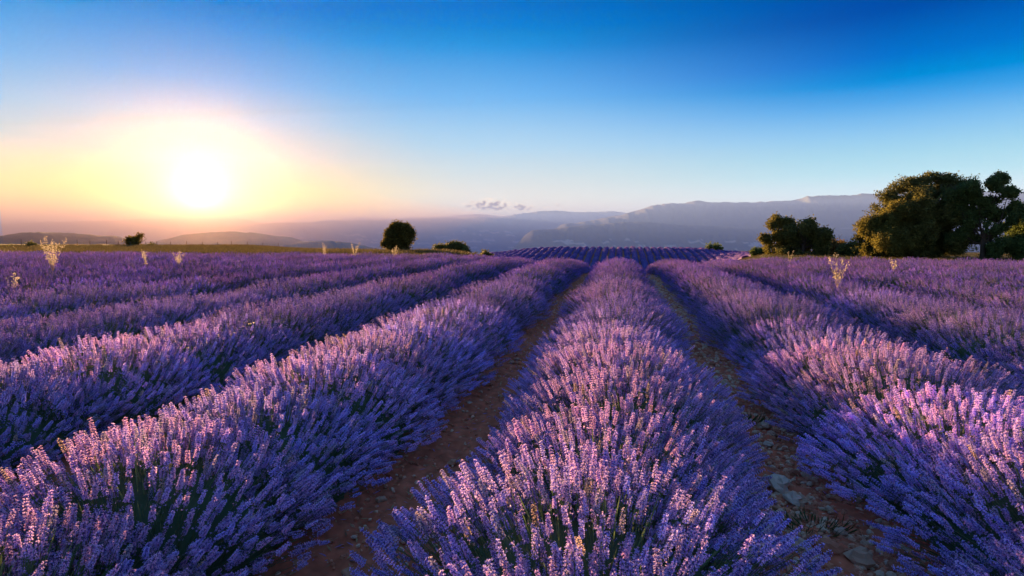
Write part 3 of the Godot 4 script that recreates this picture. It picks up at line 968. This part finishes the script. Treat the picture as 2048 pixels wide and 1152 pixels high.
func fence() -> void:
	var t := thing("wire_fence", "thin post and wire fence along the far edge of the left meadow", "fence", Vector3.ZERO)
	var tops := []
	var wood := Color(0.10, 0.075, 0.055)
	rng.seed = 88
	for b in [-51.4, -50.2, -49.1, -48.0, -47.2, -46.1, -45.3, -44.5, -43.4, -42.6, -41.6, -40.4, -39.2, -38.0, -36.9, -35.6, -34.3, -33.0]:
		var p := spot(b, 160.0)
		var high := rng.randf_range(1.1, 1.7)
		var s := Shape.new()
		s.tube([p - Vector3(0, 0.3, 0), p + Vector3(rng.randf_range(-0.06, 0.06), high, 0)], [0.075, 0.06], 6, wood)
		part("post", s.mesh(true), mats["bark"], t)
		tops.append(p + Vector3(0, 1.0, 0))
	for low in [0.0, 0.45]:
		var w := Shape.new()
		var pts := []
		var rad := []
		for p in tops:
			pts.append(p - Vector3(0, low, 0))
			rad.append(0.012)
		w.tube(pts, rad, 3, Color(0.12, 0.11, 0.10))
		part("wire", w.mesh(), mats["bark"], t)


func meadow_grass() -> void:
	var blade := Shape.new()
	rng.seed = 31
	for k in 14:
		var a := rng.randf() * TAU
		var d := Vector3(cos(a) * 0.45, 1.0, sin(a) * 0.45).normalized()
		blade.blade(Vector3(cos(a), 0, sin(a)) * 0.12, d * rng.randf_range(0.2, 0.42), d.cross(Vector3(sin(a), 0.1, cos(a))).normalized() * 0.012, Color(0.075, 0.08, 0.025), Color(0.19, 0.145, 0.06))
	var s := Swarm.new()
	for k in 26000:
		var b := rng.randf_range(-55.0, -12.0)
		var d := 27.0 + 150.0 * pow(rng.randf(), 1.3)
		if d * cos(deg_to_rad(b)) < 25.5:
			continue
		var p := spot(b, d)
		var size := rng.randf_range(0.6, 1.3) * (1.0 if d < 60.0 else 1.5)
		var r := Basis(Vector3.UP, rng.randf() * TAU).scaled(Vector3.ONE * size)
		var t := rng.randf_range(0.7, 1.25)
		s.put(r.x, r.y, r.z, p, Color(t, t, t))
	for k in 9000:
		var b := rng.randf_range(6.0, 36.0)
		var d := 27.0 + 60.0 * pow(rng.randf(), 1.1)
		if d * cos(deg_to_rad(b)) < 25.5:
			continue
		var p := spot(b, d)
		var size := rng.randf_range(0.25, 0.5)
		var r := Basis(Vector3.UP, rng.randf() * TAU).scaled(Vector3.ONE * size)
		var t := rng.randf_range(0.6, 1.1)
		s.put(r.x, r.y, r.z, p, Color(t, t, t))
	var o := s.node(blade.mesh(), mats["leafy"])
	o.name = "meadow_grass"
	add_child(o)
	o.set_meta("label", "olive and straw coloured grass of the meadow behind the lavender")


# ------------------------------------------------------------------ all of it
func _ready() -> void:
	var cam := Camera3D.new()
	cam.name = "camera"
	cam.position = Vector3(0.03, EYE, 0)
	cam.rotation_degrees = Vector3(-5.47, 10.7, 0)
	cam.fov = 53.72
	cam.near = 0.05
	cam.far = 40000.0
	add_child(cam)

	var env := Environment.new()
	env.background_mode = Environment.BG_SKY
	var sky := Sky.new()
	var pano := PanoramaSkyMaterial.new()
	pano.panorama = sky_picture()
	sky.sky_material = pano
	env.sky = sky
	env.tonemap_mode = Environment.TONE_MAPPER_LINEAR
	env.background_energy_multiplier = 0.125
	env.tonemap_exposure = 8.4
	env.sdfgi_enabled = true
	env.ssao_enabled = true
	env.ssil_enabled = true
	env.volumetric_fog_enabled = true
	env.volumetric_fog_density = 0.0000026
	env.volumetric_fog_albedo = Color(0.95, 0.66, 0.28).linear_to_srgb()
	env.volumetric_fog_anisotropy = 0.9
	var around := WorldEnvironment.new()
	around.name = "surroundings"
	around.environment = env
	add_child(around)

	var sun := DirectionalLight3D.new()
	sun.name = "sun"
	sun.light_energy = 1.6
	sun.light_color = Color(1.0, 0.54, 0.20).linear_to_srgb()
	sun.light_angular_distance = 0.5
	sun.shadow_enabled = true
	sun.rotation_degrees = Vector3(-SUN_HEIGHT - 0.5, 180.0 - SUN_BEARING, 0)
	add_child(sun)

	var earth := matte("earth", 0.0, 0.95)
	earth.albedo_texture = noise_texture(0.02, Color(0.72, 0.70, 0.68), Color(1, 1, 1), 61)
	earth.uv1_triplanar = true
	earth.uv1_world_triplanar = true
	earth.uv1_scale = Vector3.ONE * 0.9
	matte("plain", 0.0, 0.95)
	matte("bark", 0.0, 0.9)
	matte("lavender", 0.9, 0.7)
	matte("leafy", 0.5, 0.7)
	matte("leaves", 1.0, 0.6)
	matte("straw", 0.9, 0.6)
	for c in [Color(1, 1, 1), Color(1.1, 0.95, 0.9), Color(0.88, 0.95, 1.05), Color(0.8, 0.78, 0.82)]:
		var m := (mats["lavender"] as StandardMaterial3D).duplicate()
		m.albedo_color = (c as Color).linear_to_srgb()
		petal_mats.append(m)

	ground()
	hills()
	var haze := FogVolume.new()           # the blue evening haze that fills the valley up to the hills
	haze.name = "valley_haze"
	haze.shape = RenderingServer.FOG_VOLUME_SHAPE_BOX
	haze.size = Vector3(30000.0, 400.0, 9000.0)
	haze.position = Vector3(-1000.0, 30.0, -5500.0)
	var air := FogMaterial.new()
	air.density = 0.0003
	air.albedo = Color(0.24, 0.42, 1.0).linear_to_srgb()
	haze.material = air
	haze.set_meta("kind", "stuff")
	haze.set_meta("label", "blue evening haze lying over the valley")
	add_child(haze)
	var glow_haze := FogVolume.new()           # added orange haze, its colour stands in for sun glow on the western hills
	glow_haze.name = "added_glow_haze"
	glow_haze.shape = RenderingServer.FOG_VOLUME_SHAPE_BOX
	glow_haze.size = Vector3(16000.0, 400.0, 8000.0)
	glow_haze.position = Vector3(-9300.0, 20.0, -5000.0)
	var glow_tint := FogMaterial.new()
	glow_tint.density = 0.00017
	glow_tint.albedo = Color(1.0, 0.60, 0.10).linear_to_srgb()
	glow_haze.material = glow_tint
	glow_haze.set_meta("kind", "stuff")
	glow_haze.set_meta("label", "added orange-tinted haze imitating sunset glow over the hills on the left")
	add_child(glow_haze)
	soil_strips()
	for detail in 3:
		var set_ := []
		for v in (6 if detail == 2 else 4):
			set_.append(stalk_shape(detail, 100 + detail * 10 + v))
		stalk_meshes.append(set_)
	near_rows()
	far_rows()
	trees()
	stones()
	weeds()
	fence()
	meadow_grass()
